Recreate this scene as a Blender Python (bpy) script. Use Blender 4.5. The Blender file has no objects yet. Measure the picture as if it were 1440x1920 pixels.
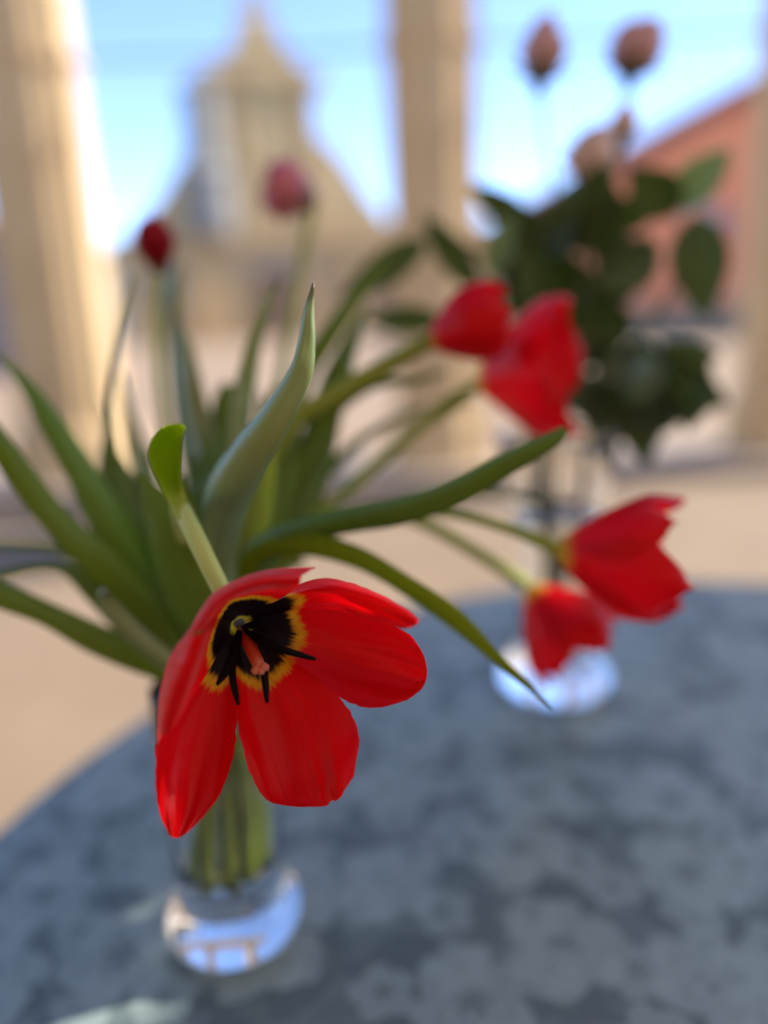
import bpy, math, random
from mathutils import Vector, Matrix, noise
R = math.radians
random.seed(7)
S = bpy.context.scene
COL = S.collection

# ------------------------------------------------------------------ camera
FPX, W0, H0 = 1442.0, 1440.0, 1920.0
CAM = Vector((0, 0, 1.08))
TILT, ROLL = R(14.5), R(2.5)
FW = Vector((0, math.cos(TILT), -math.sin(TILT)))
_r = Vector((1, 0, 0)); _u = Vector((0, math.sin(TILT), math.cos(TILT)))
RT = _r*math.cos(ROLL) - _u*math.sin(ROLL)
UP = _r*math.sin(ROLL) + _u*math.cos(ROLL)
cd = bpy.data.cameras.new('camera'); cam = bpy.data.objects.new('camera', cd); COL.objects.link(cam)
m = Matrix((RT, UP, -FW)).transposed().to_4x4(); m.translation = CAM
cam.matrix_world = m
cd.sensor_fit = 'VERTICAL'; cd.sensor_height = 36; cd.sensor_width = 27
cd.lens = FPX/H0*36
cd.clip_start = 0.01; cd.clip_end = 3000
cd.dof.use_dof = True; cd.dof.focus_distance = 0.256; cd.dof.aperture_fstop = 1.85
S.camera = cam

# ------------------------------------------------------------------ light
SUN_EL, SUN_AZ = R(38), R(74)          # azimuth from +Y towards +X
SD = Vector((math.sin(SUN_AZ)*math.cos(SUN_EL), math.cos(SUN_AZ)*math.cos(SUN_EL), math.sin(SUN_EL)))
wd = bpy.data.worlds.new('World'); S.world = wd; wd.use_nodes = True
nt = wd.node_tree; bg = nt.nodes['Background']; sky = nt.nodes.new('ShaderNodeTexSky')
sky.sky_type = 'NISHITA'; sky.sun_disc = False; sky.sun_elevation = SUN_EL; sky.sun_rotation = SUN_AZ
sky.altitude = 2500; sky.air_density = 0.6; sky.dust_density = 0.0; sky.ozone_density = 1.0
hs = nt.nodes.new('ShaderNodeHueSaturation'); hs.inputs['Hue'].default_value = .503; hs.inputs['Saturation'].default_value = 1.04
nt.links.new(sky.outputs[0], hs.inputs['Color']); nt.links.new(hs.outputs[0], bg.inputs[0]); bg.inputs[1].default_value = 0.115
sl = bpy.data.lights.new('sun', 'SUN'); so = bpy.data.objects.new('sun', sl); COL.objects.link(so)
sl.energy = 2.5; sl.angle = R(0.5); sl.color = (1, 0.93, 0.82)
so.rotation_euler = SD.to_track_quat('Z', 'Y').to_euler(); so.location = (8, 4, 8)
S.view_settings.view_transform = 'Standard'; S.view_settings.look = 'None'
S.view_settings.exposure = 2.42; S.view_settings.gamma = 1; S.view_settings.use_curve_mapping = False
S.render.engine = 'CYCLES'
S.cycles.use_denoising = True
S.cycles.max_bounces = 14; S.cycles.transmission_bounces = 12; S.cycles.transparent_max_bounces = 12
S.cycles.sample_clamp_indirect = 6.0

# ------------------------------------------------------------------ helpers
def P(px, py, z):
    return CAM + RT*((px-W0/2)/FPX*z) + UP*((H0/2-py)/FPX*z) + FW*z
def T(px, py, h):
    d = FW + RT*((px-W0/2)/FPX) + UP*((H0/2-py)/FPX)
    return CAM + d*((h-CAM.z)/d.z)
def tag(o, label, cat, group=None):
    o['label'] = label; o['category'] = cat
    if group: o['group'] = group
    return o
def empty(name, loc, rz=0):
    o = bpy.data.objects.new(name, None); o.empty_display_size = 0.02
    COL.objects.link(o); o.location = loc; o.rotation_euler = (0, 0, rz)
    return o
def mesh(name, verts, faces, mat, parent=None, uv=None, smooth=True, world=True):
    """world=True: verts are world points, moved into the parent's space (parents never rotate there)."""
    off = Vector((0, 0, 0))
    if parent is not None and world:
        p = parent
        while p is not None:
            off += p.location; p = p.parent
    me = bpy.data.meshes.new(name)
    me.from_pydata([tuple(Vector(v)-off) for v in verts], [], faces)
    if uv:
        l = me.uv_layers.new(name='UVMap')
        for lp in me.loops: l.data[lp.index].uv = uv[lp.vertex_index]
    if smooth: me.polygons.foreach_set('use_smooth', [True]*len(me.polygons))
    me.materials.append(mat); me.update()
    o = bpy.data.objects.new(name, me); COL.objects.link(o)
    if parent is not None: o.parent = parent
    return o
def struct(o):
    o['kind'] = 'structure'; return o
def crm(p, t):
    """Catmull-Rom through list p of Vectors, t in 0..1"""
    n = len(p)-1; x = min(max(t, 0), 1)*n; i = min(int(x), n-1); f = x-i
    a = p[i-1] if i > 0 else p[i]*2-p[i+1]
    b, c = p[i], p[i+1]
    d = p[i+2] if i+2 <= n else c*2-b
    return 0.5*((2*b)+(c-a)*f+(2*a-5*b+4*c-d)*f*f+(3*b-a-3*c+d)*f**3)
def lerp_list(l, t):
    n = len(l)-1; x = min(max(t, 0), 1)*n; i = min(int(x), n-1); f = x-i
    return l[i]*(1-f)+l[i+1]*f
def tube_data(pts, rad, ns=40, seg=12, cap=True):
    V, F, UV = [], [], []
    cs = [crm(pts, i/ns) for i in range(ns+1)]
    nrm = None
    for i, c in enumerate(cs):
        t = (cs[min(i+1, ns)]-cs[max(i-1, 0)]).normalized()
        if nrm is None:
            nrm = t.orthogonal().normalized()
        nrm = (nrm - t*nrm.dot(t)).normalized(); b = t.cross(nrm)
        r = lerp_list(rad, i/ns)
        for k in range(seg):
            a = 2*math.pi*k/seg
            V.append(c+nrm*math.cos(a)*r+b*math.sin(a)*r); UV.append((k/seg, i/ns))
    for i in range(ns):
        for k in range(seg):
            k2 = (k+1) % seg
            F.append((i*seg+k, i*seg+k2, (i+1)*seg+k2, (i+1)*seg+k))
    if cap:
        F.append(tuple(range(seg-1, -1, -1))); F.append(tuple(range(ns*seg, ns*seg+seg)))
    return V, F, UV
def tube(name, pts, rad, mat, parent=None, ns=40, seg=12):
    V, F, UV = tube_data(pts, rad, ns, seg)
    return mesh(name, V, F, mat, parent, UV)
def grid_mesh(name, rows, mat, parent, nv=30, nu=22, vs=None, wob=0.0, seed=0, crease=None):
    """rows: list of rows of Vectors (base to tip); smooth surface through them"""
    V, F, UV = [], [], []
    for i in range(nv+1):
        t = i/nv
        if vs:                                  # rows not evenly spaced
            k = 0
            while k < len(vs)-2 and t > vs[k+1]: k += 1
            tt = (k+(t-vs[k])/(vs[k+1]-vs[k]))/(len(vs)-1)
        else: tt = t
        row = [crm([r[j] for r in rows], tt) for j in range(len(rows[0]))]
        for j in range(nu+1):
            u = j/nu
            p = crm(row, u)
            if wob:
                w = noise.noise(Vector((u*5+seed*3.1, t*3.2, seed)))*wob*t + noise.noise(Vector((u*14+seed, t*2, 4+seed)))*wob*.35*t*t
                e = abs(2*u-1)
                p = p + (CAM-p).normalized()*w
                if t > .5: p = p + (p-crm(row, .5)).normalized()*noise.noise(Vector((u*20, t*18, seed)))*wob*.35*(e**4 if t < .93 else 1)
            if crease and t > crease[2]:
                k = (t-crease[2])/(1-crease[2]); e = (u-crease[0]-.06*(1-k))/crease[1]
                p = p+(CAM-p).normalized()*crease[3]*k*(math.exp(-e*e)-.8*math.exp(-(e-1.6)**2))
                p = p-(p-crm(rows[0], .5)).normalized()*.0014*math.exp(-((e-.8)/.5)**2)*max(0, (k-.7)/.3)
            V.append(p); UV.append((u, t))
    n = nu+1
    for i in range(nv):
        for j in range(nu):
            F.append((i*n+j, i*n+j+1, (i+1)*n+j+1, (i+1)*n+j))
    return mesh(name, V, F, mat, parent, UV)
def leaf(parent, pts, mat, roll=0.0, fold=0.35, name='leaf', nv=44, nu=10, thick=True, slim=.74):
    """pts: (px, py, depth, half width px[, roll deg]); blade along a curve with a folded cross-section"""
    C = [P(a[0], a[1], a[2]) for a in pts]
    HW = [a[3]*a[2]/FPX*(slim if a[3] > 28 else .95) for a in pts]
    RL = [R(a[4]) if len(a) > 4 else R(roll) for a in pts]
    V, F, UV = [], [], []
    for i in range(nv+1):
        t = i/nv
        c = crm(C, t); e = .01
        tg = (crm(C, t+e)-crm(C, t-e)) if e < t < 1-e else (crm(C, min(t+e, 1))-crm(C, max(t-e, 0)))
        tg.normalize()
        view = (c-CAM).normalized()
        s = tg.cross(view).normalized(); nrm = s.cross(tg).normalized()
        rl = lerp_list(RL, t)
        s2 = s*math.cos(rl)+nrm*math.sin(rl); n2 = -s*math.sin(rl)+nrm*math.cos(rl)
        hw = max(crm([Vector((h, 0, 0)) for h in HW], t).x, 0.0002)
        for j in range(nu+1):
            u = 2*j/nu-1
            p = c+s2*hw*u*(1-.18*abs(fold)*u*u)+n2*hw*fold*(u*u*0.9+abs(u)*.25)
            p = p+n2*noise.noise(Vector((u*1.5, t*5, C[0].x*40)))*.0012
            V.append(p); UV.append((j/nu, t))
    n = nu+1
    for i in range(nv):
        for j in range(nu):
            F.append((i*n+j, i*n+j+1, (i+1)*n+j+1, (i+1)*n+j))
    o = mesh(name, V, F, mat, parent, UV)
    if thick:
        md = o.modifiers.new('thickness', 'SOLIDIFY'); md.thickness = .0007; md.offset = 0
    return o
def lathe(prof, cx, cy, z0, seg=48, fn=None):
    V, F = [], []
    for r, z in prof:
        for k in range(seg):
            a = 2*math.pi*k/seg
            V.append((cx+r*math.cos(a), cy+r*math.sin(a), z0+z))
    for i in range(len(prof)-1):
        for k in range(seg):
            k2 = (k+1) % seg
            F.append((i*seg+k, i*seg+k2, (i+1)*seg+k2, (i+1)*seg+k))
    return V, F
def box_data(x0, x1, y0, y1, z0, z1):
    V = [(x, y, z) for z in (z0, z1) for y in (y0, y1) for x in (x0, x1)]
    F = [(0, 2, 3, 1), (4, 5, 7, 6), (0, 1, 5, 4), (2, 6, 7, 3), (0, 4, 6, 2), (1, 3, 7, 5)]
    return V, F
def box(name, x0, x1, y0, y1, z0, z1, mat, parent=None, bevel=0):
    V, F = box_data(x0, x1, y0, y1, z0, z1)
    o = mesh(name, V, F, mat, parent, smooth=False, world=False)
    if bevel:
        b = o.modifiers.new('bevel', 'BEVEL'); b.width = bevel; b.segments = 2
    return o
def extrude_xz(name, poly, y0, y1, mat, parent=None):
    """polygon in x,z extruded along y, in the parent's own space"""
    n = len(poly)
    V = [(x, y0, z) for x, z in poly]+[(x, y1, z) for x, z in poly]
    F = [tuple(range(n)), tuple(range(2*n-1, n-1, -1))]
    for i in range(n):
        k = (i+1) % n
        F.append((i, i+n, k+n, k))
    return mesh(name, V, F, mat, parent, smooth=False, world=False)

# ------------------------------------------------------------------ materials
class Mat:
    def __init__(s, name):
        s.m = bpy.data.materials.new(name); s.m.use_nodes = True
        s.nt = s.m.node_tree; s.n = s.nt.nodes; s.l = s.nt.links
        s.bsdf = s.n['Principled BSDF']; s.out = s.n['Material Output']
    def node(s, t, **k):
        n = s.n.new(t)
        for a, b in k.items(): setattr(n, a, b)
        return n
    def link(s, a, b): s.l.new(a, b)
    def ramp(s, fac, stops, interp='LINEAR'):
        r = s.node('ShaderNodeValToRGB'); r.color_ramp.interpolation = interp
        el = r.color_ramp.elements
        while len(el) < len(stops): el.new(.5)
        for e, (p, c) in zip(el, stops):
            e.position = p; e.color = (*c, 1) if len(c) == 3 else c
        s.link(fac, r.inputs[0]); return r.outputs[0]
    def noise(s, vec, scale, detail=4, rough=.55, dist=0):
        n = s.node('ShaderNodeTexNoise'); n.inputs['Scale'].default_value = scale
        n.inputs['Detail'].default_value = detail; n.inputs['Roughness'].default_value = rough
        n.inputs['Distortion'].default_value = dist
        if vec is not None: s.link(vec, n.inputs['Vector'])
        return n.outputs[0]
    def math(s, op, a, b=None):
        n = s.node('ShaderNodeMath', operation=op)
        for i, x in enumerate((a, b)):
            if x is None: continue
            if isinstance(x, (int, float)): n.inputs[i].default_value = x
            else: s.link(x, n.inputs[i])
        return n.outputs[0]
    def mix(s, fac, a, b, mode='MIX'):
        n = s.node('ShaderNodeMix', data_type='RGBA', blend_type=mode)
        for i, x in ((0, fac), (6, a), (7, b)):
            if isinstance(x, (int, float)): n.inputs[i].default_value = x
            elif isinstance(x, tuple): n.inputs[i].default_value = (*x, 1)
            else: s.link(x, n.inputs[i])
        return n.outputs[2]
    def mapping(s, vec, scale):
        n = s.node('ShaderNodeMapping'); n.inputs['Scale'].default_value = scale
        s.link(vec, n.inputs['Vector']); return n.outputs[0]
    def bump(s, h, strength=.3, dist=.002):
        b = s.node('ShaderNodeBump'); b.inputs['Strength'].default_value = strength; b.inputs['Distance'].default_value = dist
        s.link(h, b.inputs['Height']); s.link(b.outputs[0], s.bsdf.inputs['Normal']); return b.outputs[0]
    def set(s, **k):
        for a, b in k.items(): s.bsdf.inputs[a.replace('_', ' ')].default_value = b
        return s
def obj_coord(M): return M.node('ShaderNodeTexCoord').outputs['Object']
def uv_coord(M): return M.node('ShaderNodeTexCoord').outputs['UV']

def stone(name, c1, c2, scale=3.0, rough=.85, bump=.25):
    M = Mat(name); o = obj_coord(M)
    f = M.noise(o, scale, 6, .6)
    M.link(M.ramp(f, [(.3, c1), (.72, c2)]), M.bsdf.inputs['Base Color'])
    M.bump(M.noise(o, scale*12, 5), bump, .01); M.set(Roughness=rough); return M.m

def petal_mat(name, red1, red2, blotch=True, base=(.55, .42, .04), trans=.55, rough=.36, spec=.22, v0=.252, v1=.306, pale=.12):
    M = Mat(name); uv = uv_coord(M); sep = M.node('ShaderNodeSeparateXYZ'); M.link(uv, sep.inputs[0])
    oi = M.node('ShaderNodeObjectInfo')
    streak = M.noise(M.mapping(uv, (34, 1.6, 1)), 1.0, 5, .6)
    fine = M.noise(M.mapping(uv, (110, 4, 1)), 1.0, 3, .6)
    big = M.noise(M.mapping(uv, (2.2, 2.0, 1)), 1.0, 3)
    c = M.mix(M.ramp(streak, [(.3, (0, 0, 0)), (.72, (1, 1, 1))]), red1, red2)
    c = M.mix(M.math('MULTIPLY', big, .45), c, red1)
    c = M.mix(M.math('MULTIPLY', M.ramp(fine, [(.35, (0, 0, 0)), (.7, (1, 1, 1))]), .22), c, (red1[0]*.62, red1[1], red1[2]))
    v = sep.outputs[1]
    if blotch:
        # three saw-toothed bands: black heart, amber margin, red
        saw = M.noise(M.mapping(uv, (60, 2.5, 1)), 1.0, 3, .75)
        shape = M.math('MULTIPLY', M.math('ABSOLUTE', M.math('SUBTRACT', sep.outputs[0], .5)), .09)
        vv = M.math('ADD', v, M.math('ADD', M.math('MULTIPLY', M.math('SUBTRACT', saw, .5), .15), shape))
        vy = M.math('ADD', v, M.math('ADD', M.math('MULTIPLY', M.math('SUBTRACT', streak, .5), .16), shape))
        amber = M.ramp(streak, [(.3, (.62, .17, .004)), (.7, (.75, .33, .01))])
        c = M.mix(M.ramp(vy, [(v1-.012, (0, 0, 0)), (v1+.012, (1, 1, 1))]), amber, c)
        c = M.mix(M.ramp(vv, [(v0-.006, (0, 0, 0)), (v0+.01, (1, 1, 1))]), (.006, .002, .003), c)
        c = M.mix(M.ramp(v, [(.016, (0, 0, 0)), (.04, (1, 1, 1))]), (.55, .40, .02), c)
    else:
        vv = M.math('ADD', v, M.math('MULTIPLY', M.math('SUBTRACT', streak, .5), .10))
        c = M.mix(M.ramp(vv, [(pale*.4, (0, 0, 0)), (pale*1.5, (1, 1, 1))]), base, c)
    M.link(c, M.bsdf.inputs['Base Color'])
    M.set(Roughness=rough, Specular_IOR_Level=spec, Sheen_Weight=.85, Sheen_Roughness=.17, Sheen_Tint=(1, .62, .8, 1))
    h = M.math('ADD', M.math('MULTIPLY', streak, .6), M.math('MULTIPLY', fine, .4))
    nrm = M.bump(h, .24, .0005)
    tr = M.node('ShaderNodeBsdfTranslucent'); M.link(c, tr.inputs[0]); M.link(nrm, tr.inputs['Normal'])
    mx = M.node('ShaderNodeMixShader'); mx.inputs[0].default_value = trans
    M.link(M.bsdf.outputs[0], mx.inputs[1]); M.link(tr.outputs[0], mx.inputs[2]); M.link(mx.outputs[0], M.out.inputs[0])
    return M.m
def leaf_mat(name, c1, c2, wax=(.30, .38, .30), waxf=.25, trans=.22, rough=.42, veins=26, transc=(.22, .34, .02), tip=False, spec=.1, basec=None):
    M = Mat(name); uv = uv_coord(M); sep = M.node('ShaderNodeSeparateXYZ'); M.link(uv, sep.inputs[0])
    oi = M.node('ShaderNodeObjectInfo')
    v = M.noise(M.mapping(uv, (veins, 1.4, 1)), 1.0, 4, .55)
    b = M.noise(obj_coord(M), 22, 3)
    c = M.mix(M.ramp(v, [(.32, (0, 0, 0)), (.7, (1, 1, 1))]), c1, c2)
    c = M.mix(M.math('MULTIPLY', M.ramp(b, [(.35, (0, 0, 0)), (.75, (1, 1, 1))]), waxf), c, wax)
    hsv = M.node('ShaderNodeHueSaturation'); M.link(c, hsv.inputs['Color'])
    M.link(M.math('ADD', .49, M.math('MULTIPLY', oi.outputs['Random'], .02)), hsv.inputs['Hue'])
    M.link(M.math('ADD', .82, M.math('MULTIPLY', oi.outputs['Random'], .36)), hsv.inputs['Value'])
    c = hsv.outputs[0]
    if tip:
        c = M.mix(M.ramp(M.math('ADD', sep.outputs[1], M.math('MULTIPLY', M.math('SUBTRACT', v, .5), .08)), [(.90, (0, 0, 0)), (.97, (1, 1, 1))]), c, (.10, .06, .025))
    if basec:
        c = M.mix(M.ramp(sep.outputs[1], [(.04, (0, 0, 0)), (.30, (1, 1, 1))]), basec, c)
    M.link(c, M.bsdf.inputs['Base Color'])
    M.set(Roughness=rough, Specular_IOR_Level=spec)
    nrm = M.bump(v, .35, .0006)
    tr = M.node('ShaderNodeBsdfTranslucent'); tr.inputs[0].default_value = (*transc, 1)
    mx = M.node('ShaderNodeMixShader'); mx.inputs[0].default_value = trans
    M.link(M.bsdf.outputs[0], mx.inputs[1]); M.link(tr.outputs[0], mx.inputs[2]); M.link(mx.outputs[0], M.out.inputs[0])
    return M.m
def glass_mat(name, tint=(1, 1, 1), ior=1.48, rough=0.0):
    M = Mat(name); M.set(Base_Color=(*tint, 1), Roughness=rough, IOR=ior, Transmission_Weight=1.0); return M.m

RED_MAIN = petal_mat('tulip_petal_red_blotched', (.70, .001, .003), (.88, .002, .005), True, spec=.26)
RED = petal_mat('tulip_petal_red', (.68, .0012, .007), (.82, .002, .008), False, pale=.11)
RED_BUD = petal_mat('tulip_petal_crimson', (.34, .002, .014), (.46, .004, .018), False, base=(.16, .10, .02), pale=.2)
PINK = petal_mat('tulip_petal_faded_pink', (.50, .10, .14), (.64, .22, .24), False, base=(.13, .08, .03), trans=.2, pale=.34)
GREEN = leaf_mat('tulip_leaf_green', (.070, .135, .006), (.165, .26, .012), wax=(.28, .36, .22), waxf=.14, spec=.3, rough=.4, trans=.34)
GREY = leaf_mat('tulip_leaf_grey_green', (.14, .18, .035), (.22, .27, .075), wax=(.36, .42, .28), waxf=.4, tip=True, spec=.6)
OLIVE = leaf_mat('tulip_leaf_olive', (.085, .13, .004), (.17, .225, .008), wax=(.24, .3, .14), waxf=.15, spec=.2, trans=.32)
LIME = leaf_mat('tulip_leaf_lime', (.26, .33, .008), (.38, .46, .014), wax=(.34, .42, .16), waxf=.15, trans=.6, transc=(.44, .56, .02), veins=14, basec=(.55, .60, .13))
LEAF_GLOW = leaf_mat('tulip_leaf_painted_glow', (.15, .20, .004), (.27, .32, .008), wax=(.2, .24, .1), waxf=.1, trans=.4, transc=(.36, .44, .01))  # brighter yellow-green stands in for light glowing through the arching leaf
STEM = leaf_mat('tulip_stem_pale_green', (.44, .50, .11), (.58, .62, .19), wax=(.5, .55, .32), waxf=.4, trans=.12)
STEM2 = leaf_mat('tulip_stem_green', (.18, .22, .012), (.28, .32, .022), wax=(.3, .34, .2), waxf=.25, trans=.1)
ROSELEAF = leaf_mat('rose_leaf_dark', (.022, .036, .006), (.044, .064, .012), wax=(.10, .12, .06), waxf=.3, trans=.22, rough=.4, spec=.3, transc=(.10, .16, .015), veins=9)
ROSELEAF2 = leaf_mat('rose_leaf_grey', (.10, .16, .08), (.16, .22, .12), wax=(.3, .38, .3), waxf=.3, rough=.45, veins=9)
ROSESTEM = leaf_mat('rose_stem', (.05, .06, .025), (.09, .10, .04), wax=(.16, .16, .1), waxf=.2, trans=.0)
ROSE_DUSK = petal_mat('rose_petal_dusky', (.52, .26, .27), (.68, .42, .42), False, base=(.09, .08, .03), trans=.25, pale=.16)
ROSE_PALE = petal_mat('rose_petal_blush', (.70, .44, .36), (.80, .58, .48), False, base=(.3, .28, .12), trans=.3, pale=.16)
BLACK = Mat('anther_black').set(Base_Color=(.006, .004, .005, 1), Roughness=.95, Specular_IOR_Level=.05).m
M_ = Mat('pistil_red'); uvp = uv_coord(M_); sp_ = M_.node('ShaderNodeSeparateXYZ'); M_.link(uvp, sp_.inputs[0])
M_.link(M_.ramp(sp_.outputs[1], [(.15, (.42, .02, .012)), (.7, (.50, .07, .03)), (.9, (.55, .2, .1))]), M_.bsdf.inputs['Base Color']); M_.set(Roughness=.5)
PISTIL = M_.m
AMBER = Mat('receptacle_amber').set(Base_Color=(.03, .015, .004, 1), Roughness=.8).m
STIGMA = Mat('stigma_pale').set(Base_Color=(.46, .13, .08, 1), Roughness=.7).m
GLASS = glass_mat('clear_glass'); WATER = glass_mat('water', (.97, 1, .97), 1.33)

# tablecloth: woven damask in two blue-grey tones
def cloth_mat():
    M = Mat('damask_cloth'); o = obj_coord(M)
    wn = M.node('ShaderNodeTexNoise'); wn.inputs['Scale'].default_value = 9; wn.inputs['Detail'].default_value = 2; M.link(o, wn.inputs['Vector'])
    va = M.node('ShaderNodeVectorMath', operation='MULTIPLY_ADD'); M.link(wn.outputs[1], va.inputs[0])
    va.inputs[1].default_value = (.016, .016, .0); M.link(o, va.inputs[2])
    def rosettes(scale, petals, off):
        mp = M.node('ShaderNodeMapping'); mp.inputs['Scale'].default_value = (scale, scale, 1); mp.inputs['Location'].default_value = (off, off*.7, 0); M.link(va.outputs[0], mp.inputs[0])
        vo = M.node('ShaderNodeTexVoronoi', voronoi_dimensions='2D'); vo.inputs['Scale'].default_value = 1; vo.inputs['Randomness'].default_value = .6; M.link(mp.outputs[0], vo.inputs['Vector'])
        df = M.node('ShaderNodeVectorMath', operation='SUBTRACT'); M.link(mp.outputs[0], df.inputs[0]); M.link(vo.outputs['Position'], df.inputs[1])
        sx = M.node('ShaderNodeSeparateXYZ'); M.link(df.outputs[0], sx.inputs[0])
        ang = M.math('ARCTAN2', sx.outputs[1], sx.outputs[0])
        lob = M.math('ABSOLUTE', M.math('COSINE', M.math('MULTIPLY', M.math('ADD', ang, M.math('MULTIPLY', vo.outputs['Distance'], 1.8)), petals/2)))
        q = M.math('SUBTRACT', vo.outputs['Distance'], M.math('MULTIPLY', lob, .13))
        return M.ramp(q, [(.0, (.1, .1, .1)), (.04, (.95, .95, .95)), (.12, (1, 1, 1)), (.145, (.45, .45, .45)), (.17, (.95, .95, .95)), (.30, (.85, .85, .85)), (.33, (0, 0, 0))])
    a = rosettes(13.0, 6, 0); a2 = rosettes(24, 5, 3.3)
    scr = M.noise(va.outputs[0], 12, 3, .5, 2.2)
    b = M.math('MULTIPLY', M.ramp(scr, [(.44, (0, 0, 0)), (.5, (.8, .8, .8)), (.6, (.3, .3, .3))]), .8)
    pat = M.math('MINIMUM', M.math('ADD', M.math('MULTIPLY', a, .8), M.math('MULTIPLY', M.math('MAXIMUM', a2, M.math('MULTIPLY', b, .5)), M.math('SUBTRACT', .75, M.math('MULTIPLY', a, .6)))), 1.0)
    c = M.mix(pat, (.066, .092, .090), (.215, .268, .252))
    c = M.mix(M.math('MULTIPLY', M.ramp(M.noise(o, 30, 2), [(.7, (0, 0, 0)), (.8, (1, 1, 1))]), .25), c, (.22, .16, .13))
    M.link(c, M.bsdf.inputs['Base Color'])
    rr = M.ramp(pat, [(0, (.52, .52, .52)), (1, (.36, .36, .36))]); M.link(rr, M.bsdf.inputs['Roughness'])
    wv = M.node('ShaderNodeTexWave'); wv.inputs['Scale'].default_value = 420; M.link(o, wv.inputs['Vector'])
    M.bump(wv.outputs[0], .15, .0004); M.set(Specular_IOR_Level=.5)
    return M.m
CLOTH = cloth_mat()
TAN = stone('tan_stone', (.50, .345, .17), (.62, .45, .245), 2.2)
TAN2 = stone('facade_stone', (.38, .25, .115), (.50, .35, .175), .35)
TAN3 = stone('facade_stone_grey', (.33, .28, .235), (.42, .36, .30), .4)
FLOOR = stone('terrace_stone', (.145, .098, .057), (.21, .148, .09), 1.3)
PAVE = stone('square_paving', (.20, .135, .082), (.28, .195, .125), .8)
KERB = stone('kerb_stone', (.26, .20, .15), (.33, .26, .2), 4)
SALMON = stone('salmon_render', (.68, .20, .09), (.76, .27, .13), .5)
ROOF = stone('roof_tile_red', (.16, .055, .045), (.24, .09, .07), 1.5)
IRON = Mat('iron').set(Base_Color=(.10, .10, .11, 1), Roughness=.6, Metallic=.4).m
WOOD = stone('table_wood', (.12, .07, .04), (.2, .12, .07), 6)
CM = Mat('canvas'); CM.set(Base_Color=(.72, .66, .56, 1), Roughness=.9)
_t = CM.node('ShaderNodeBsdfTranslucent'); _t.inputs[0].default_value = (.80, .72, .60, 1); _x = CM.node('ShaderNodeMixShader'); _x.inputs[0].default_value = .5
CM.link(CM.bsdf.outputs[0], _x.inputs[1]); CM.link(_t.outputs[0], _x.inputs[2]); CM.link(_x.outputs[0], CM.out.inputs[0]); CANVAS = CM.m
PANE = Mat('window_pane').set(Base_Color=(.03, .035, .045, 1), Roughness=.08).m
SHADE_GREY = stone('gable_shade_grey', (.17, .16, .145), (.24, .225, .20), .8)  # grey stands in for shade on the church's left side
DULL = stone('grey_violet_render', (.16, .13, .15), (.24, .20, .22), .6)

# ------------------------------------------------------------------ ground
V = [(-400, -60, -.004), (400, -60, -.004), (400, 900, -.004), (-400, 900, -.004)]
struct(mesh('square_pavement', V, [(0, 1, 2, 3)], PAVE, smooth=False))
V, F = box_data(-9, 9, -6, 4.62, -.12, 0.0)
struct(mesh('terrace_floor', V, F, FLOOR, smooth=False))
V, F = box_data(-9, 9, 4.625, 5.55, -.12, .10)
kb = struct(mesh('terrace_kerb', V, F, KERB, smooth=False))

# ------------------------------------------------------------------ colonnade
def pier(px, label, wpx=166):
    d = 5.08
    dirv = P(px, 575, 1)-CAM; c = CAM+dirv*((d-CAM.y)/dirv.y)
    w = wpx/FPX*c.y*.98/2
    root = empty('stone_pier', (c.x, d, .10)); tag(root, label, 'column', 'stone piers of the colonnade')
    def sect(s):
        a, ch = w*s, w*.30*s
        pts = [(-a, -a+ch), (-a+ch*.6, -a+ch), (-a+ch*.75, -a+ch*.35), (-a+ch*1.3, -a)]
        # half-round shaft on the front
        rr = a-ch*1.5
        arc = [(-rr*math.cos(math.pi*k/10), -a-rr*.55*math.sin(math.pi*k/10)) for k in range(11)]
        left = pts+arc
        right = [(-x, y) for x, y in reversed(pts)]
        front = left+right
        back = [(x, -y) for x, y in reversed(front)]
        return [(x, y*.6) for x, y in front+back]
    def prism(name, s0, s1, z0, z1):
        A, B = sect(s0), sect(s1); n = len(A)
        V = [(x, y, z0) for x, y in A]+[(x, y, z1) for x, y in B]
        F = [(i, (i+1) % n, (i+1) % n+n, i+n) for i in range(n)]+[tuple(range(n-1, -1, -1)), tuple(range(n, 2*n))]
        mesh(name, V, F, TAN, root, smooth=False, world=False)
    prism('plinth', 1.22, 1.18, 0, .30); prism('base_moulding', 1.14, 1.03, .30, .38)
    prism('shaft', 1.0, .985, .38, 2.46)
    prism('collar', 1.06, 1.06, 2.46, 2.53)
    prism('upper_shaft', .985, .97, 2.53, 3.9); prism('capital', 1.02, 1.25, 3.9, 4.2)
    return root, c.x, w
piers = [pier(108, 'tan stone pier beside the dull violet-grey house', 172),
         pier(818, 'tan stone pier between the church gable and the salmon house', 156),
         pier(1482, 'tan stone pier in front of the salmon house', 156)]
for a, b, lab in ((0, 1, 'thin iron tie rod spanning the bay in front of the church'), (1, 2, 'thin iron tie rod spanning the bay in front of the salmon house')):
    x0 = piers[a][1]+piers[a][2]*.95; x1 = piers[b][1]-piers[b][2]*.95
    tag(tube('tie_rod', [Vector((x0, 5.08, 2.60)), Vector(((x0+x1)/2, 5.08, 2.585)), Vector((x1, 5.08, 2.60))], [.011, .011], IRON, ns=8, seg=8), lab, 'rod', 'iron tie rods')
# beam over the piers
bm_ = box('stone_beam', piers[0][1]-1.2, piers[2][1]+1.2, 4.86, 5.3, 4.30, 4.75, TAN); tag(bm_, 'tan stone beam lying across the pier capitals', 'beam')

# added canvas screen, out of view: it keeps the sun off the table
aw = empty('canvas_sun_screen', (4.4, .7, 0)); tag(aw, 'unseen cream canvas screen on two iron posts, added to shade the table', 'sun_screen')
AX0, AX1, AY0, AY1 = -3.7, -.05, -1.5, 1.35
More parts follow.
